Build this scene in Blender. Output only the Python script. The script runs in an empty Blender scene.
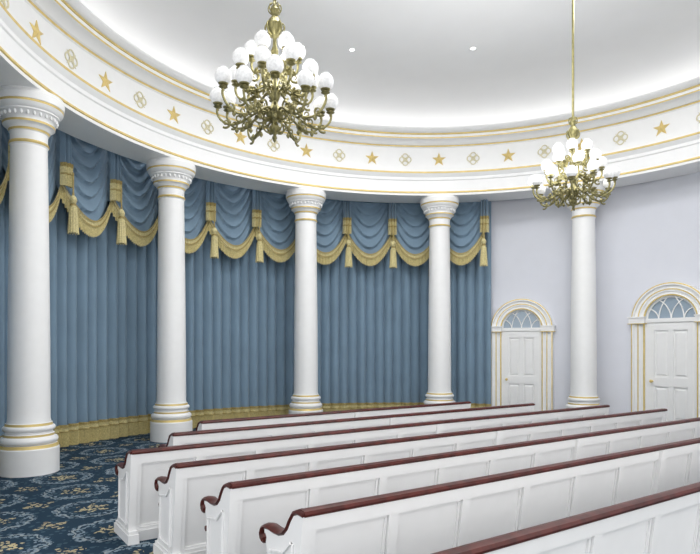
import bpy, bmesh, math, random
from math import sin, cos, pi, radians, sqrt, atan2
from mathutils import Matrix, Vector
random.seed(3)
S = bpy.context.scene
try:
    S.view_settings.view_transform = 'Standard'
except Exception: pass

# ------------------------------------------------------------ materials
def mat(name, col, rough=0.5, metal=0.0, emit=0.0, ecol=None, sheen=0.0, noise=0.0, nscale=8.0, bump=0.0, bscale=60, coat=0, spec=.5):
    m = bpy.data.materials.new(name); m.use_nodes = True
    nt = m.node_tree; b = nt.nodes['Principled BSDF']
    b.inputs['Base Color'].default_value = (*col, 1)
    b.inputs['Roughness'].default_value = rough
    b.inputs['Metallic'].default_value = metal
    b.inputs['Specular IOR Level'].default_value = spec
    if sheen: b.inputs['Sheen Weight'].default_value = sheen
    if coat: b.inputs['Coat Weight'].default_value = coat
    if emit:
        b.inputs['Emission Color'].default_value = (*(ecol or col), 1)
        b.inputs['Emission Strength'].default_value = emit
    tc = nt.nodes.new('ShaderNodeTexCoord')
    if noise:
        n = nt.nodes.new('ShaderNodeTexNoise'); n.inputs['Scale'].default_value = nscale; n.inputs['Detail'].default_value = 4
        nt.links.new(tc.outputs['Object'], n.inputs['Vector'])
        r = nt.nodes.new('ShaderNodeValToRGB')
        r.color_ramp.elements[0].position = .3; r.color_ramp.elements[1].position = .7
        r.color_ramp.elements[0].color = (*[c*(1-noise) for c in col], 1)
        r.color_ramp.elements[1].color = (*[min(1, c*(1+noise)) for c in col], 1)
        nt.links.new(n.outputs['Fac'], r.inputs['Fac']); nt.links.new(r.outputs['Color'], b.inputs['Base Color'])
    if bump:
        n = nt.nodes.new('ShaderNodeTexNoise'); n.inputs['Scale'].default_value = bscale
        nt.links.new(tc.outputs['Object'], n.inputs['Vector'])
        bp = nt.nodes.new('ShaderNodeBump'); bp.inputs['Strength'].default_value = bump; bp.inputs['Distance'].default_value = .01
        nt.links.new(n.outputs['Fac'], bp.inputs['Height']); nt.links.new(bp.outputs['Normal'], b.inputs['Normal'])
    return m
WHITE = mat('white_paint', (.89,.89,.885), .38, noise=.012)
CEIL = mat('ceiling_plaster', (.84,.84,.84), .8, noise=.01, nscale=2)
WALL = mat('lavender_wall_paint', (.745,.76,.82), .7, noise=.012, nscale=3, bump=.05)
GOLD = mat('gold_leaf', (.74,.57,.22), .4, .25, noise=.1)
PGOLD = mat('pale_gilding', (.70,.65,.46), .5, .2)
BRASS = mat('antique_brass', (.27,.245,.11), .38, .7, noise=.3, nscale=30)
BLUE = mat('blue_drapery', (.19,.285,.375), .8, sheen=.2, noise=.06, nscale=1.5, bump=.1, bscale=120)
BLUE2 = mat('blue_valance', (.17,.26,.35), .6, sheen=.25, noise=.08, nscale=3, bump=.1, bscale=120)
FRINGE = mat('gold_fringe', (.64,.56,.28), .6, noise=.25, nscale=45, sheen=.2)
BRAID = mat('gold_braid', (.40,.31,.11), .5, noise=.35, nscale=60)
WOOD = mat('mahogany', (.07,.014,.011), .36, noise=.4, nscale=14, spec=.3)
PEW = mat('pew_white', (.83,.83,.83), .4, noise=.012)
GLASS = mat('lunette_glass', (.34,.42,.50), .12)
GLOBE = mat('etched_globe', (.86,.86,.86), .25, emit=.10, ecol=(1,1,1), noise=.14, nscale=42)
LAMP = mat('lamp_glow', (1,1,1), .5, emit=6)
COVE = mat('cove_led_strip', (1,1,1), .5, emit=3.0, ecol=(1,.99,.98))

def carpet():
    m = bpy.data.materials.new('floral_carpet'); m.use_nodes = True
    nt = m.node_tree; N = nt.nodes; L = nt.links; b = N['Principled BSDF']
    b.inputs['Roughness'].default_value = .95
    b.inputs['Specular IOR Level'].default_value = .1
    tc = N.new('ShaderNodeTexCoord')
    def math_(op, a, b_=None, c=None):
        n = N.new('ShaderNodeMath'); n.operation = op
        for i, v in enumerate((a, b_, c)):
            if v is None: continue
            if isinstance(v, (int, float)): n.inputs[i].default_value = v
            else: L.new(v, n.inputs[i])
        return n.outputs[0]
    def mix(f, a, b_):
        n = N.new('ShaderNodeMix'); n.data_type = 'RGBA'
        L.new(f, n.inputs[0])
        for i, v in ((6, a), (7, b_)):
            if isinstance(v, tuple): n.inputs[i].default_value = (*v, 1)
            else: L.new(v, n.inputs[i])
        return n.outputs[2]
    mp = N.new('ShaderNodeMapping'); mp.inputs['Rotation'].default_value = (0, 0, radians(-34.86))
    L.new(tc.outputs['Object'], mp.inputs['Vector'])
    nz = N.new('ShaderNodeTexNoise'); nz.inputs['Scale'].default_value = 9; nz.inputs['Detail'].default_value = 3
    L.new(mp.outputs[0], nz.inputs['Vector'])
    sp = N.new('ShaderNodeSeparateXYZ'); L.new(mp.outputs[0], sp.inputs[0])
    dn = math_('MULTIPLY', math_('SUBTRACT', nz.outputs['Fac'], .5), .14)
    def cell(off):
        x = math_('SUBTRACT', math_('FRACT', math_('ADD', math_('DIVIDE', sp.outputs[0], .95), off)), .5)
        y = math_('SUBTRACT', math_('FRACT', math_('ADD', math_('DIVIDE', sp.outputs[1], .95), off)), .5)
        d = math_('SQRT', math_('ADD', math_('MULTIPLY', x, x), math_('MULTIPLY', y, y)))
        ang = math_('ARCTAN2', y, x)
        return math_('ADD', d, dn), ang
    d1, a1 = cell(0.0); d2, a2 = cell(.5)
    def band(d, c, w):
        return math_('LESS_THAN', math_('ABSOLUTE', math_('SUBTRACT', d, c)), w)
    vor = N.new('ShaderNodeTexVoronoi'); vor.inputs['Scale'].default_value = 26; L.new(mp.outputs[0], vor.inputs['Vector'])
    leaf = math_('LESS_THAN', vor.outputs['Distance'], .48)
    vor2 = N.new('ShaderNodeTexVoronoi'); vor2.inputs['Scale'].default_value = 13; L.new(mp.outputs[0], vor2.inputs['Vector'])
    fl = math_('LESS_THAN', vor2.outputs['Distance'], .30)
    navy = mix(fl, (.020,.042,.068), (.045,.085,.12))
    lobes1 = math_('ADD', math_('MULTIPLY', math_('SINE', math_('MULTIPLY', a1, 12)), .016), .37)
    ring = math_('MULTIPLY', band(d1, .345, .075), leaf)
    c = mix(ring, navy, (.19,.25,.30))
    r2 = math_('LESS_THAN', math_('ABSOLUTE', math_('SUBTRACT', d1, lobes1)), .009)
    c = mix(r2, c, (.27,.31,.32))
    petal = math_('ADD', math_('MULTIPLY', math_('SINE', math_('MULTIPLY', a1, 6)), .05), .16)
    cen = math_('LESS_THAN', d1, petal)
    c = mix(math_('MULTIPLY', cen, leaf), c, (.46,.40,.24))
    petal2 = math_('ADD', math_('MULTIPLY', math_('SINE', math_('MULTIPLY', a2, 4)), .06), .13)
    cen2 = math_('LESS_THAN', d2, petal2)
    c = mix(math_('MULTIPLY', cen2, leaf), c, (.40,.35,.22))
    L.new(c, b.inputs['Base Color'])
    return m
CARPET = carpet()

# ------------------------------------------------------------ mesh builder
class MB:
    def __init__(s): s.v = []; s.f = []; s.m = []; s.mats = []
    def mi(s, m):
        if m not in s.mats: s.mats.append(m)
        return s.mats.index(m)
    def add(s, vs, fs, m, T=None):
        o = len(s.v); k = s.mi(m) if not isinstance(m, list) else None
        for p in vs:
            p = Vector(p)
            s.v.append(T(p) if callable(T) else (T @ p if T else p))
        for i, f in enumerate(fs):
            s.f.append([o+a for a in f]); s.m.append(k if k is not None else s.mi(m[i]))
    def box(s, x0, x1, y0, y1, z0, z1, m, T=None):
        vs = [(x, y, z) for x in (x0, x1) for y in (y0, y1) for z in (z0, z1)]
        fs = [(0,1,3,2),(4,6,7,5),(0,4,5,1),(2,3,7,6),(0,2,6,4),(1,5,7,3)]
        s.add(vs, fs, m, T)
    def panel(s, x0, x1, z0, z1, y0, y1, b, m, T=None):
        vs = [(x0,y0,z0),(x1,y0,z0),(x1,y0,z1),(x0,y0,z1),(x0+b,y1,z0+b),(x1-b,y1,z0+b),(x1-b,y1,z1-b),(x0+b,y1,z1-b)]
        s.add(vs, [(0,1,5,4),(1,2,6,5),(2,3,7,6),(3,0,4,7),(4,5,6,7),(3,2,1,0)], m, T)
    def lathe(s, prof, m, segs=32, a0=0, a1=2*pi, c=(0,0), closed_prof=False, T=None):
        full = abs(a1-a0-2*pi) < 1e-6
        n = segs if full else segs+1
        vs = []
        for i in range(n):
            a = a0+(a1-a0)*i/segs
            for p in prof: vs.append((c[0]+p[0]*cos(a), c[1]+p[0]*sin(a), p[1]))
        K = len(prof); fs = []; ms = []
        for i in range(segs):
            j = (i+1) % n
            for k in range(K if closed_prof else K-1):
                l = (k+1) % K
                fs.append((i*K+k, j*K+k, j*K+l, i*K+l)); ms.append(prof[k][2] if len(prof[k]) > 2 else m)
        if not full and closed_prof:
            fs.append(tuple(range(K))); ms.append(m); fs.append(tuple((n-1)*K+k for k in range(K))[::-1]); ms.append(m)
        s.add(vs, fs, ms, T)
    def grid(s, P, nu, nv, m, T=None):
        vs = [P(i/nu, j/nv) for i in range(nu+1) for j in range(nv+1)]
        fs = [(i*(nv+1)+j, (i+1)*(nv+1)+j, (i+1)*(nv+1)+j+1, i*(nv+1)+j+1) for i in range(nu) for j in range(nv)]
        s.add(vs, fs, m, T)
    def tube(s, pts, r, m, n=6, T=None):
        pts = [Vector(p) for p in pts]; vs = []; fs = []
        K = len(pts); up = None
        for i, p in enumerate(pts):
            d = (pts[min(i+1,K-1)]-pts[max(i-1,0)])
            d = d.normalized() if d.length > 1e-9 else Vector((0,0,1))
            if up is None:
                up = Vector((0,0,1)) if abs(d.z) < .9 else Vector((1,0,0))
            a = d.cross(up)
            if a.length < 1e-6: a = d.cross(Vector((1,0,0)))
            a.normalize(); b = a.cross(d); b.normalize(); up = b
            rr = r[i] if isinstance(r, (list, tuple)) else r
            for k in range(n):
                t = 2*pi*k/n; vs.append(p+a*(rr*cos(t))+b*(rr*sin(t)))
        for i in range(K-1):
            for k in range(n):
                l = (k+1) % n; fs.append((i*n+k, i*n+l, (i+1)*n+l, (i+1)*n+k))
        fs.append(tuple(range(n))[::-1]); fs.append(tuple((K-1)*n+k for k in range(n)))
        s.add(vs, fs, m, T)
    def prism(s, poly, x0, x1, m, T=None):
        K = len(poly)
        vs = [(x0, p[0], p[1]) for p in poly]+[(x1, p[0], p[1]) for p in poly]
        fs = [tuple(range(K)), tuple(range(K, 2*K))[::-1]]+[(k, (k+1)%K, K+(k+1)%K, K+k) for k in range(K)]
        s.add(vs, fs, m, T)
    def build(s, name, parent=None, smooth=True, M=None, ang=.6, recalc=True):
        me = bpy.data.meshes.new(name)
        me.from_pydata([tuple(v) for v in s.v], [], s.f)
        for m in s.mats: me.materials.append(m)
        me.polygons.foreach_set('material_index', s.m); me.update()
        if recalc:
            bm = bmesh.new(); bm.from_mesh(me); bmesh.ops.recalc_face_normals(bm, faces=bm.faces); bm.to_mesh(me); bm.free()
        if smooth:
            me.polygons.foreach_set('use_smooth', [True]*len(me.polygons))
            try: me.set_sharp_from_angle(angle=ang)
            except Exception: pass
        o = bpy.data.objects.new(name, me); S.collection.objects.link(o)
        if M is not None: o.matrix_world = M
        if parent: o.parent = parent
        return o
def empty(name, loc=(0,0,0), M=None):
    e = bpy.data.objects.new(name, None); S.collection.objects.link(e); e.empty_display_size = .2
    if M is not None: e.matrix_world = M
    else: e.location = loc
    return e

# ------------------------------------------------------------ layout
C = (1.77, 7.93); RC = 6.47           # colonnade ring
W = (1.25, 8.25); RW = 7.1            # outer wall
CSTEP = 29.2
COLA = [86.4+CSTEP*k for k in (-3,-2,-1,0,1,2,3,4)]
WTOP = 7.45

mb = MB(); mb.box(-9, 12, -4, 17, -.1, 0, CARPET); mb.build('floor', smooth=False)
A0, A1 = radians(-35), radians(222)
for nm, d0, d1_ in (('wall_right', -35, 30), ('wall_door_right', 30, 46), ('wall_far_right', 46, 58), ('wall_door_far', 58, 71), ('wall_far', 71, 135), ('wall_left', 135, 222)):
    mb = MB(); mb.lathe([(RW,0),(RW,WTOP-.02),(RW+.15,WTOP-.02),(RW+.15,0)], WALL, d1_-d0, radians(d0), radians(d1_), W, True); mb.build(nm)
mb = MB(); mb.lathe([(RW-.002,0),(RW-.028,0),(RW-.028,.16),(RW-.018,.19),(RW-.002,.20)], WHITE, 120, A0, radians(70), W, True); mb.build('baseboard_curved')
mb = MB(); mb.lathe([(6.2,WTOP),(8.6,WTOP),(8.6,WTOP+.1),(6.2,WTOP+.1)], CEIL, 120, radians(-45), radians(232), C, True); mb.build('ceiling_aisle')
ZC = 7.55
prof = [(6.3,6.78),(6.27,6.95)]
for i in range(12):
    a = i/11*pi/2; prof.append((4.9+1.35*cos(a), 6.97+.58*sin(a)))
prof.append((0.001, ZC))
prof += [(0.001,ZC+.12),(5.6,ZC+.12),(6.4,7.3),(6.4,6.78)]
mb = MB(); mb.lathe(prof, CEIL, 160, c=C, closed_prof=True); mb.build('ceiling', ang=.9)
# entablature
ze = 5.42
G = GOLD; w = WHITE
def E(*a): return a
rf = RC-.20
prof = [E(RC+.4,ze,w),E(RC-.35,ze,w),E(RC-.35,ze+.05,G),E(RC-.37,ze+.06,G),E(RC-.37,ze+.09,w),E(RC-.36,ze+.10,w),E(RC-.36,ze+.34,w),E(RC-.38,ze+.36,w),
 E(RC-.38,ze+.42,w),E(RC-.42,ze+.47,w),E(RC-.44,ze+.50,G),E(RC-.445,ze+.51,G),E(RC-.445,ze+.54,w),E(RC-.42,ze+.55,w),E(rf,ze+.57,w),E(rf,ze+1.17,w),E(rf-.03,ze+1.19,G),E(rf-.045,ze+1.22,w),
 E(rf-.09,ze+1.225,w),E(rf-.13,ze+1.26,w),E(rf-.20,ze+1.285,w),E(rf-.22,ze+1.295,w),E(rf-.30,ze+1.30,G),E(rf-.31,ze+1.325,w),E(rf-.31,ze+1.38,G),E(rf-.33,ze+1.39,G),E(rf-.33,ze+1.415,w),
 E(rf-.37,ze+1.42,w),E(rf-.42,ze+1.45,w),E(rf-.45,ze+1.49,w),E(rf-.45,ze+1.51,w),E(rf-.39,ze+1.51,w),E(rf-.38,ze+1.43,w),E(6.30,ze+1.43,w),E(6.30,WTOP-.01,w),E(RC+.4,WTOP-.01,w)]
ent = empty('entablature')
mb = MB(); mb.lathe(prof, w, 240, c=C, closed_prof=True); mb.build('moulded_ring', ent, ang=.5)
mb = MB(); mb.lathe([(rf-.28,ze+1.44),(rf-.20,ze+1.44),(rf-.20,ze+1.46),(rf-.28,ze+1.46)], COVE, 120, c=C, closed_prof=True); mb.build('cove_light_strip', ent, smooth=False)
mb = MB()
def frz(ang, z):
    a = radians(ang); c_, s_ = cos(a), sin(a); r = rf
    return Matrix(((-s_, -c_, 0, C[0]+r*c_), (c_, -s_, 0, C[1]+r*s_), (0, 0, 1, z), (0, 0, 0, 1)))
k = -9
while k < 20:
    ang = 86.7+7.38*k; T = frz(ang, ze+.89)
    if k % 2 == 0:
        R1, R2 = .17, .068
        vs = [(0, .05, 0)]
        for y_ in (.012, -.01):
            for i in range(10):
                rr = R1 if i % 2 == 0 else R2
                a = pi/2+i*pi/5; vs.append((rr*cos(a), y_, rr*sin(a)))
        fs = [(0, i+1, (i+1) % 10+1) for i in range(10)]+[(i+1, i+11, (i+1)%10+11, (i+1)%10+1) for i in range(10)]
        mb.add(vs, fs, GOLD, T)
    else:
        for q in range(4):
            cx, cz = .075*cos(q*pi/2), .075*sin(q*pi/2)
            mb.tube([(cx+.065*cos(t*pi/7), .01, cz+.065*sin(t*pi/7)) for t in range(15)], .013, PGOLD, 5, T)
        mb.tube([(.035*cos(t*pi/6), .012, .035*sin(t*pi/6)) for t in range(13)], .016, PGOLD, 5, T)
        for q in range(4):
            a = q*pi/2+pi/4
            mb.tube([(.05*cos(a), .01, .05*sin(a)), (.15*cos(a), .01, .15*sin(a))], [.018, .004], PGOLD, 5, T)
    k += 1
mb.build('star_and_rosette_ornaments', ent, ang=.3)

# columns
def column_mesh():
    mb = MB()
    P = [E(.001,0,w),E(.40,0,w),E(.40,.36,w),E(.39,.375,G),E(.382,.415,G),E(.37,.42,w)]
    for i in range(7):
        a = -pi/2+i*pi/6; P.append(E(.335+.05*cos(a), .475+.053*sin(a), w))
    P += [E(.335,.535,G),E(.335,.565,w),E(.315,.57,w),E(.31,.60,w)]
    for i in range(7):
        a = -pi/2+i*pi/6; P.append(E(.31+.038*cos(a), .645+.04*sin(a), w))
    P += [E(.312,.685,G),E(.308,.72,w),E(.29,.725,w),E(.28,.78,w)]
    for i in range(1, 13):
        t = i/12; P.append(E(.28-.038*t**1.6, .78+(4.70-.78)*t, w))
    P += [E(.255,4.72,G),E(.267,4.74,G),E(.255,4.765,w),E(.245,4.77,w),E(.247,4.89,w),E(.26,4.90,G),E(.270,4.93,w),E(.28,4.935,w),
      E(.295,4.965,w),E(.32,4.985,w),E(.34,4.995,G),E(.345,5.025,w),E(.32,5.03,w),E(.325,5.06,w),E(.345,5.10,w),E(.38,5.14,w),E(.40,5.15,w),E(.40,5.17,w),
      E(.41,5.175,w),E(.435,5.21,w),E(.447,5.235,w),E(.45,5.24,G),E(.455,5.27,w),E(.465,5.275,w),E(.47,5.37,w),E(.455,5.39,w),E(.455,ze+.004,w),E(.001,ze+.004,w)]
    mb.lathe(P, w, 48)
    for i in range(28):
        a = 2*pi*i/28
        T = Matrix.Translation((.367*cos(a), .367*sin(a), 5.105)) @ Matrix.Rotation(a, 4, 'Z')
        mb.lathe([(.001,-.032),(.014,-.024),(.02,0),(.014,.024),(.001,.032)], w, 8, T=T)
    return mb
o = column_mesh().build('column', ang=.55)
col_me = o.data; first = True
for a in COLA:
    loc = (C[0]+RC*cos(radians(a)), C[1]+RC*sin(radians(a)), 0)
    if first: o.location = loc; first = False
    else:
        o2 = bpy.data.objects.new('column', col_me); S.collection.objects.link(o2); o2.location = loc

# ------------------------------------------------------------ curtains
cur = empty('curtain_drapery')
CA0, CA1 = 70.8, 205.0
def wp(r, adeg, z):
    a = radians(adeg); return (W[0]+r*cos(a), W[1]+r*sin(a), z)
def pleat(a):
    p = a*2*pi/1.9
    return .055*(abs(sin(p/2))**.8*2-1)+.012*sin(p*.37+1.3)
mb = MB()
n = int((CA1-CA0)*10)
TOP = WTOP-.06
mb.grid(lambda u, v: wp(RW-.15-pleat(CA0+(CA1-CA0)*u), CA0+(CA1-CA0)*u, .03+v*(TOP-.03)), n, 6, BLUE)
mb.build('curtain_panels', cur, ang=1.2, recalc=False)
mb = MB()
n2 = int((CA1-CA0)*14)
def fr(u, v):
    a = CA0+(CA1-CA0)*u
    z = .39*v+.01
    j = .010*(1 if int(u*n2+.5) % 2 else -1)*(1 if v < .7 else .2)
    return wp(RW-.19-pleat(a)-j, a, z)
mb.grid(fr, n2, 5, FRINGE)
mb.grid(lambda u, v: wp(RW-.21-pleat(CA0+(CA1-CA0)*u), CA0+(CA1-CA0)*u, .36+.05*v), n2, 1, BRAID)
mb.grid(lambda u, v: wp(RW-.208-pleat(CA0+(CA1-CA0)*u), CA0+(CA1-CA0)*u, .27+.02*v), n2, 1, BRAID)
mb.build('hem_fringe', cur, smooth=False, recalc=False)
mb = MB(); mf = MB()
PS = 9.96
peaks = [71.9]+[71.7+PS*i for i in range(1, 14)]
def low(u): return 4.68-.60*(1-(2*abs(u-.5))**2.0)
for i_, p in enumerate(peaks[:-1]):
    PW = peaks[i_+1]-p
    def sw2(u, v, p=p, PW=PW):
        a = p+PW*u
        g = 1-(2*abs(u-.5))**2
        z = TOP+(low(u)-TOP)*v
        h = (z + .85*g)
        q = (h/.27) % 1.0
        fold = .105*((1-q)**.8 if q > .12 else q/.12*.9)*(.2+.8*g)*(1 if v > .02 else 0)
        r = RW-.30-.14*g*(v**1.5)-fold
        return wp(r, a, z)
    mb.grid(sw2, 24, 110, BLUE2)
    def fg(u, v, p=p, PW=PW):
        a = p+PW*u; g = 1-(2*abs(u-.5))**2
        j = .014*(1 if int(u*60+.5) % 2 else -1)*(1 if v > .35 else .2)
        zz = low(u)+.06-.31*v
        if v > .99: zz += .025*(1 if int(u*60+.5) % 2 else 0)
        return wp(RW-.43-.15*g-j+.02*v, a, zz)
    mf.grid(fg, 60, 4, FRINGE)
    for dz in (.03, -.065):
        mf.grid(lambda u, v, p=p, PW=PW, dz=dz: wp(RW-.455-.15*(1-(2*abs(u-.5))**2), p+PW*u, low(u)+dz+.03*v), 24, 1, BRAID)
mb.build('valance_swags', cur, ang=1.2, recalc=False)
mf.build('swag_fringe', cur, smooth=False, recalc=False)
mb = MB(); mt = MB()
for p in peaks:
    p_ = p
    hw = .95
    def jb(u, v, p=p_):
        a = p+hw*(2*u-1)*(1.0-.3*sin(v*pi))
        r = RW-.50-.08*abs(sin(u*pi*3))-.04*sin(u*pi)
        return wp(r, a, TOP+(4.92-TOP)*v)
    mb.grid(jb, 30, 8, BLUE2)
    for (zz0, zz1, mm, dr) in ((5.02,4.95,BRAID,.012),(4.95,4.62,FRINGE,.004),(4.84,4.81,BRAID,.018)):
        mb.grid(lambda u, v, p=p_, zz0=zz0, zz1=zz1, dr=dr: wp(RW-.51-dr-.08*abs(sin(u*pi*3))-.04*sin(u*pi)-(.010 if int(u*36+.5)%2 else 0), p+hw*(2*u-1)*1.03, zz0+(zz1-zz0)*v), 36, 2, mm)
    c_ = wp(RW-.70, p_, 0)
    mt.tube([(c_[0], c_[1], 4.85), (c_[0], c_[1], 4.46)], .014, BRAID, 6)
    mt.lathe([E(.001,4.50,BRAID),E(.02,4.49,BRAID),E(.02,4.45,FRINGE),E(.045,4.43,FRINGE),E(.065,4.37,FRINGE),E(.045,4.31,BRAID),E(.026,4.295,BRAID),E(.045,4.28,FRINGE),E(.058,4.23,FRINGE),E(.068,4.08,FRINGE),E(.085,3.80,BRAID),E(.001,3.80,BRAID)], FRINGE, 14, c=(c_[0], c_[1]))
    mt.lathe([(.031,4.30),(.056,4.295),(.056,4.27),(.031,4.265)], BRAID, 14, c=(c_[0], c_[1]))
    for i in range(12):
        a = 2*pi*i/12
        mt.tube([(c_[0]+.057*cos(a), c_[1]+.057*sin(a), 4.24), (c_[0]+.070*cos(a), c_[1]+.070*sin(a), 4.06), (c_[0]+.088*cos(a), c_[1]+.088*sin(a), 3.78)], .009, FRINGE, 4)
mb.build('jabots', cur, ang=1.0, recalc=False); mt.build('tassels', cur)

# ------------------------------------------------------------ doors
def door(idx, adeg, sx_, sz_):
    a = radians(adeg); c_, s_ = cos(a), sin(a)
    M = Matrix(((-s_, -c_, 0, W[0]+(RW-.001)*c_), (c_, -s_, 0, W[1]+(RW-.001)*s_), (0, 0, 1, 0), (0, 0, 0, 1))) @ Matrix.Diagonal((sx_, 1, sz_, 1))
    par = empty('door_%d' % idx, M=M)
    def put(mb, nm, **k):
        o = mb.build(nm, **k); o.parent = par; return o
    zi = 2.27
    prof = [E(.48,.02,w),E(.48,.10,G),E(.485,.118,G),E(.51,.12,w),E(.515,.10,w),E(.56,.10,w),E(.57,.125,w),E(.595,.13,G),E(.62,.13,w),E(.625,.11,w),E(.68,.11,w),E(.685,.145,w),E(.69,.155,w),E(.715,.155,G),E(.74,.15,w),E(.75,.12,w),E(.75,.03,w)]
    mb = MB()
    vs = []; fs = []; ms = []; K = len(prof)
    st = [('j', 1, 0), ('j', 1, zi)]+[('a', i*pi/28, 0) for i in range(1, 28)]+[('j', -1, zi), ('j', -1, 0)]
    for q in st:
        for (r, y, _) in prof:
            if q[0] == 'j': vs.append((q[1]*r, y, q[2]))
            else: vs.append((r*cos(q[1]), y, zi+r*sin(q[1])))
    for i in range(len(st)-1):
        for k in range(K-1):
            fs.append((i*K+k, (i+1)*K+k, (i+1)*K+k+1, i*K+k+1)); ms.append(prof[k][2])
    mb.add(vs, fs, ms)
    for sx in (1, -1):
        x0, x1 = sorted((sx*.47, sx*.78)); mb.box(x0, x1, .02, .175, zi-.06, zi+.05, w)
        x0, x1 = sorted((sx*.46, sx*.80)); mb.box(x0, x1, .02, .195, zi+.05, zi+.075, w)
        mb.box(x0, x1, .02, .185, zi-.075, zi-.062, G)
        x0, x1 = sorted((sx*.47, sx*.77)); mb.box(x0, x1, .02, .17, 0, .24, w)
    put(mb, 'arched_surround', ang=.5)
    mb = MB()
    mb.box(-.48, .48, .002, .035, 0, zi-.03, w)
    mb.box(-.48, .48, .002, .085, zi-.05, zi+.03, w)
    for sx in (-1, 1):
        x0, x1 = sorted((sx*.40, sx*.48)); mb.box(x0, x1, .002, .06, 0, zi-.05, w)
    for (x0, x1, z0, z1) in ((-.40,-.31,.02,2.20),(.31,.40,.02,2.20),(-.045,.045,.02,2.20)):
        mb.box(x0, x1, .03, .070, z0, z1, w)
    for z0, z1 in ((.02,.24),(.92,1.10),(2.06,2.20)):
        for x0, x1 in ((-.31,-.045),(.045,.31)): mb.box(x0, x1, .03, .070, z0, z1, w)
    for z0, z1 in ((.27,.89),(1.13,2.03)):
        for x0, x1 in ((-.29,-.065),(.065,.29)): mb.panel(x0, x1, z0, z1, .034, .062, .035, w)
    put(mb, 'door_leaf', smooth=False)
    mb = MB()
    mb.lathe([(.001,.055),(.03,.056),(.03,.062),(.012,.075),(.012,.10),(.028,.11),(.032,.125),(.022,.14),(.001,.143)], GOLD, 16, T=lambda p: Vector((p.x+.355, p.z+.005, p.y+1.02)))
    put(mb, 'door_knob')
    mb = MB()
    vs = [(0, .03, zi)]+[(.49*cos(i*pi/24), .03, zi+.49*sin(i*pi/24)) for i in range(25)]
    mb.add(vs, [(0, i, i+1) for i in range(1, 25)], GLASS)
    put(mb, 'lunette_glass', smooth=False)
    mb = MB()
    R = .47
    for sx in (-1, 1):
        for x_c, rr in ((sx*.47, .705),(sx*.47,.47),(sx*.47, .235)):
            pts = []
            for i in range(21):
                t = i/20*pi/2*1.1
                x = x_c-sx*rr*cos(t); z = zi+rr*sin(t)
                if x*x+(z-zi)**2 < R*R+.0001: pts.append((x, .045, z))
            if len(pts) > 2: mb.tube(pts, .013, w, 5)
    mb.tube([(.462*cos(i*pi/24), .045, zi+.462*sin(i*pi/24)) for i in range(25)], .022, w, 5)
    put(mb, 'lunette_tracery')
door(1, 64.9, 1.0, 1.0); door(2, 37.8, 1.1, 1.06)

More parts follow.
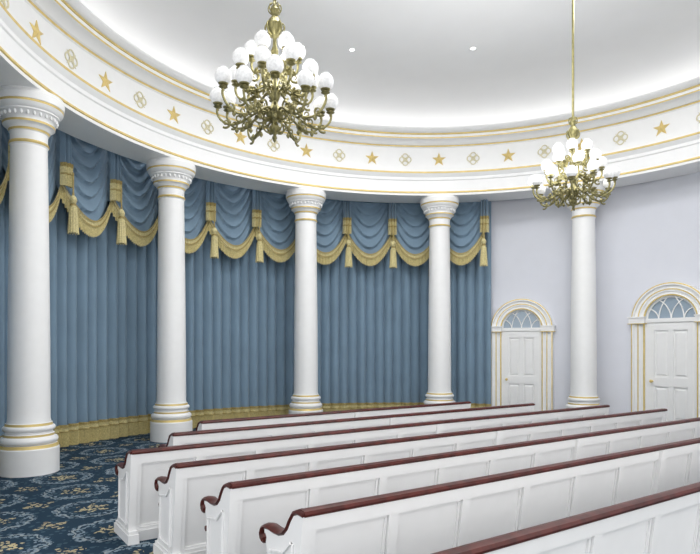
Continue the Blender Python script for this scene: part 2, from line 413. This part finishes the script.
# ------------------------------------------------------------ pews
PA = radians(34.86); U = Vector((cos(PA), sin(PA), 0)); Nn = Vector((-sin(PA), cos(PA), 0))
H = .85
def pew(s_, t0, t1):
    Lg = t1-t0
    mb = MB()
    tilt = lambda p: Vector((p.x, p.y+.11*(1-p.z/H), p.z))
    D = .032
    mb.box(0, Lg, 0, .03, .0, H-.02, PEW, tilt)
    mb.box(0, Lg, -D, 0, H-.11, H-.02, PEW, tilt)
    mb.box(0, Lg, -D, 0, .0, .13, PEW, tilt)
    mb.box(0, Lg, -D-.012, -D, .0, .10, PEW, tilt)
    half = Lg/2; nb = max(2, round(half/.62))
    for hh in (0, 1):
        x0 = hh*half; pw = half/nb
        for i in range(nb+1):
            xc = x0+i*pw; sw_ = .038
            if xc < .05: xa, xb = 0, .07
            elif xc > Lg-.05: xa, xb = Lg-.07, Lg
            else: xa, xb = xc-sw_, xc+sw_
            if hh == 1 and i == 0: continue
            mb.box(xa, xb, -D+.0005, 0, .13, H-.11, PEW, tilt)
        for i in range(nb):
            xa = x0+i*pw+.042; xb = x0+(i+1)*pw-.042
            for (a, b, c_, d_) in ((xa,xb,.13,.148),(xa,xb,H-.128,H-.11),(xa,xa+.018,.148,H-.128),(xb-.018,xb,.148,H-.128)):
                mb.box(a, b, -.015, 0, c_, d_, PEW, tilt)
    mb.box(half-.045, half+.045, -.06, .0, 0, H-.02, PEW, tilt)
    mb.box(.02, Lg-.02, .10, .50, .40, .435, PEW)
    mb.box(.02, Lg-.02, .44, .46, .02, .40, PEW)
    mb.tube([(.0, .505, .42), (Lg, .505, .42)], .022, WOOD, 8)
    cap = [(-.040,H-.02),(-.046,H-.004),(-.034,H+.012),(0,H+.018),(.03,H+.014),(.046,H+.002),(.042,H-.02)]
    mb.prism(cap, -.02, Lg+.02, WOOD)
    curve = [(-.035,H-.008),(.03,H-.004),(.08,H-.022),(.12,H-.07),(.155,H-.125),(.20,H-.165),(.26,H-.185),(.33,H-.188),(.40,H-.182),(.45,H-.188)]
    scroll = curve+[(.487,H-.205),(.503,H-.238),(.496,H-.27),(.468,H-.286),(.442,H-.276),(.434,H-.25),(.45,H-.235)]
    for side in (0, 1):
        xa, xb = (-.03, .035) if side == 0 else (Lg-.035, Lg+.03)
        poly = [(c_[0], c_[1]-.01) for c_ in curve]+[(.45,H-.24),(.42,H-.31),(.40,H-.40),(.40,.30),(.42,.20),(.46,.13),(.46,.0),(.06,.0),(.055,.13)]
        mb.prism(poly, xa, xb, PEW)
        xm = (xa+xb)/2
        mb.box(xa-.018, xb+.018, -.005, .52, 0, .085, PEW)
        mb.box(xa-.008, xb+.008, .01, .50, .085, .115, PEW)
        ox = xa-.006 if side == 0 else xb+.006
        loop = [(.11,.17),(.37,.17),(.36,.54),(.19,.57),(.10,.65),(.075,.65),(.11,.17)]
        mb.tube([(ox, q[0], q[1]) for q in loop], .010, PEW, 5)
        n = 8; vs = []; K = len(scroll)
        for i, q in enumerate(scroll):
            p0 = Vector((scroll[max(0,i-1)])); p1 = Vector((scroll[min(K-1,i+1)])); d = (p1-p0).normalized(); nn = Vector((-d.y, d.x))
            th = .020
            for k in range(n):
                t = 2*pi*k/n
                vs.append((xm+.046*cos(t), q[0]+nn.x*th*sin(t), q[1]+nn.y*th*sin(t)))
        fs = [(i*n+k, i*n+(k+1)%n, (i+1)*n+(k+1)%n, (i+1)*n+k) for i in range(K-1) for k in range(n)]
        fs += [tuple(range(n))[::-1], tuple((K-1)*n+k for k in range(n))]
        mb.add(vs, fs, WOOD)
    p = Nn*s_+U*t0
    mb.build('church_pew', M=Matrix.Translation(p) @ Matrix.Rotation(PA, 4, 'Z'), ang=.7)
rows = [(1.78,9.6,1.97),(1.74,9.6,2.96),(1.68,9.6,3.84),(1.60,9.2,4.73),(1.47,9.03,5.58),(2.15,8.25,6.46),(2.80,7.62,7.32)]
for (a, b, s_) in rows: pew(s_, a, b)

# ------------------------------------------------------------ chandeliers
def chandelier(x, y, zb, ceil_z):
    par = empty('chandelier', (x, y, zb))
    mb = MB(); gl = MB()
    top = ceil_z-zb
    P = [(.001,0),(.012,.01),(.02,.03),(.01,.05),(.03,.07),(.055,.10),(.06,.13),(.035,.165),(.02,.18),(.035,.20),(.075,.225),(.095,.27),(.085,.31),(.045,.35),
         (.03,.39),(.045,.42),(.06,.46),(.06,.51),(.035,.57),(.022,.62),(.045,.66),(.055,.71),(.03,.77),(.02,.84),(.035,.87),(.04,.92),(.022,.97),(.018,1.04),
         (.04,1.08),(.075,1.14),(.085,1.19),(.06,1.24),(.03,1.28),(.045,1.31),(.05,1.34),(.025,1.38),(.018,1.42),(.018,top-.07),(.03,top-.06),(.08,top-.03),(.09,top),(.001,top)]
    mb.lathe(P, BRASS, 20)
    def bez(p, n=14):
        out = []
        for i in range(n+1):
            t = i/n; q = [Vector(a) for a in p]
            while len(q) > 1: q = [q[j]*(1-t)+q[j+1]*t for j in range(len(q)-1)]
            out.append(q[0])
        return out
    def spiral(cx, cz, r0, turns, a0, sgn, n=16):
        return [(cx+r0*(1-i/n*.8)*cos(a0+sgn*turns*2*pi*i/n), 0, cz+r0*(1-i/n*.8)*sin(a0+sgn*turns*2*pi*i/n)) for i in range(n+1)]
    def arm(ang, z0, r, zc, drop, r0=.05):
        T = Matrix.Rotation(ang, 4, 'Z')
        mb.tube(bez([(r0,0,z0),(r*.45,0,z0+.12),(r*.55,0,z0-drop*2.2),(r*1.0,0,zc-.28),(r*1.06,0,zc-.16),(r,0,zc-.09)]), .013, BRASS, 6, T)
        mb.tube(spiral(r*.62, z0-drop*.45, .06, 1.2, pi*.6, 1), [.013]*8+[.008]*9, BRASS, 5, T)
        mb.tube(spiral(r*.86, zc-.25, .05, 1.1, -pi*.3, -1), [.013]*8+[.007]*9, BRASS, 5, T)
        mb.tube(spiral(r*.33, z0+.02, .05, 1.1, 0, 1), [.011]*8+[.006]*9, BRASS, 5, T)
        for fx, fz in ((.5, -drop*.9), (.8, -drop*.75)):
            TT = T @ Matrix.Translation((r*fx, 0, z0+fz))
            mb.lathe([(.001,-.035),(.018,-.015),(.022,.0),(.012,.02),(.001,.03)], BRASS, 7, T=TT)
        # acanthus leaves curling off the arm
        for fx, fz, sg in ((.45,-drop*.5,1),(.72,-drop*.8,-1)):
            vs = []
            for i in range(6):
                t = i/5; wd_ = .028*sin(pi*(t*.85+.1)); xx = r*fx+sg*.07*t; zz = z0+fz-.05*t+.09*t*t
                vs += [(xx, -wd_, zz), (xx, 0, zz-.012), (xx, wd_, zz)]
            fs = [(i*3+j, i*3+j+1, i*3+j+4, i*3+j+3) for i in range(5) for j in range(2)]
            mb.add(vs, fs, BRASS, T)
        TT = T @ Matrix.Translation((r, 0, zc))
        mb.lathe([(.001,-.13),(.014,-.12),(.01,-.105),(.03,-.095),(.045,-.085),(.02,-.078),(.02,-.066),(.045,-.06),(.05,-.05),(.03,-.045)], BRASS, 12, T=TT)
        g = []; R = .083
        for i in range(15):
            t = -pi/2+.36+i/14*(pi-.36-.50); g.append((R*cos(t), R*sin(t)+.02))
        g += [(.036,.096),(.043,.104),(.040,.106),(.034,.098)]
        gl.lathe(g, GLOBE, 18, T=TT)
    for i in range(12): arm(2*pi*(i+.25)/12, .28, .575, .43+(.05 if i%2 else -.03), .15)
    for i in range(9): arm(2*pi*(i+.5)/9, .50, .40, .675+(.03 if i%2 else -.02), .10)
    for i in range(6): arm(2*pi*(i+.1)/6, .76, .235, .90, .06, r0=.03)
    for i in range(8):
        T = Matrix.Rotation(2*pi*i/8, 4, 'Z') @ Matrix.Translation((0,0,-.12))
        mb.tube(bez([(.03,0,1.20),(.12,0,1.20),(.12,0,1.32),(.07,0,1.36),(.06,0,1.30)]), [.010]*8+[.005]*7, BRASS, 5, T)
        mb.tube(bez([(.02,0,1.42),(.08,0,1.42),(.08,0,1.52),(.03,0,1.52)]), .007, BRASS, 5, T)
        T = Matrix.Rotation(2*pi*i/8, 4, 'Z')
        mb.tube(bez([(.03,0,.08),(.14,0,.06),(.14,0,.22),(.05,0,.20)]), .009, BRASS, 5, T)
        mb.tube(bez([(.06,0,.22),(.2,0,.10),(.26,0,.26),(.17,0,.30),(.15,0,.22)]), .010, BRASS, 5, T)
    a = mb.build('brass_frame'); a.parent = par
    b = gl.build('glass_globes', recalc=False); b.parent = par
    l = bpy.data.lights.new('chandelier_glow', 'POINT'); l.energy = 40; l.shadow_soft_size = .4; l.color = (1, .985, .97)
    lo = bpy.data.objects.new('chandelier_glow', l); S.collection.objects.link(lo); lo.parent = par; lo.location = (0, 0, .72)
chandelier(-.775, 6.1, 3.94, ZC)
chandelier(3.39, 9.0, 3.90, ZC)

# ------------------------------------------------------------ lights
for (x, y) in ((.04,11.4),(2.36,11.35),(-1.3,5.2),(4.7,5.4),(1.7,4.0)):
    par = empty('recessed_downlight', (x, y, ZC))
    mb = MB(); mb.lathe([(.045,0),(.07,0),(.072,-.008),(.066,-.014),(.048,-.012)], WHITE, 20, closed_prof=True); a = mb.build('trim'); a.parent = par
    mb = MB(); mb.lathe([(.001,-.004),(.046,-.004)], LAMP, 20); a = mb.build('lens'); a.parent = par
    l = bpy.data.lights.new('downlight', 'SPOT'); l.energy = 60; l.spot_size = radians(150); l.spot_blend = .8; l.shadow_soft_size = .2
    lo = bpy.data.objects.new('downlight', l); S.collection.objects.link(lo); lo.parent = par; lo.location = (0, 0, -.05)
def area(name, loc, size, e, rot=(0,0,0)):
    l = bpy.data.lights.new(name, 'AREA'); l.shape = 'DISK'; l.size = size; l.energy = e
    lo = bpy.data.objects.new(name, l); S.collection.objects.link(lo); lo.location = loc; lo.rotation_euler = rot
cx, cy = (C[0]+W[0])/2, (C[1]+W[1])/2
for ad in (0, 25, 45, 66, 85, 105, 125, 145, 165, 185):
    area('aisle_curtain_fill', (cx+6.55*cos(radians(ad)), cy+6.55*sin(radians(ad)), WTOP-.03), .35, 34)  # added fill to brighten the curtains, no fixtures in the aisle
for ad in (30, 120, 210, 300):
    area('column_fill_down', (C[0]+2.6*cos(radians(ad)), C[1]+2.6*sin(radians(ad)), ZC-.05), 1.6, 105)  # invented soft fill for columns and room, not actual ceiling lamps
area('ceiling_fill_up', (C[0], C[1], 4.3), 3.5, 100, (pi,0,0))  # unseen upward fill added to lift the middle of the ceiling

# ------------------------------------------------------------ world & camera
wd = bpy.data.worlds.new('World'); S.world = wd; wd.use_nodes = True
wd.node_tree.nodes['Background'].inputs[0].default_value = (1, 1, 1, 1)
wd.node_tree.nodes['Background'].inputs[1].default_value = 1.9
cam = bpy.data.cameras.new('camera'); co = bpy.data.objects.new('camera', cam); S.collection.objects.link(co)
co.location = (0, 0, 1.8); co.rotation_euler = (pi/2, 0, 0)
cam.sensor_width = 36; cam.lens = 592/700*36; cam.shift_y = (348-277)/700
cam.clip_start = .05
S.camera = co
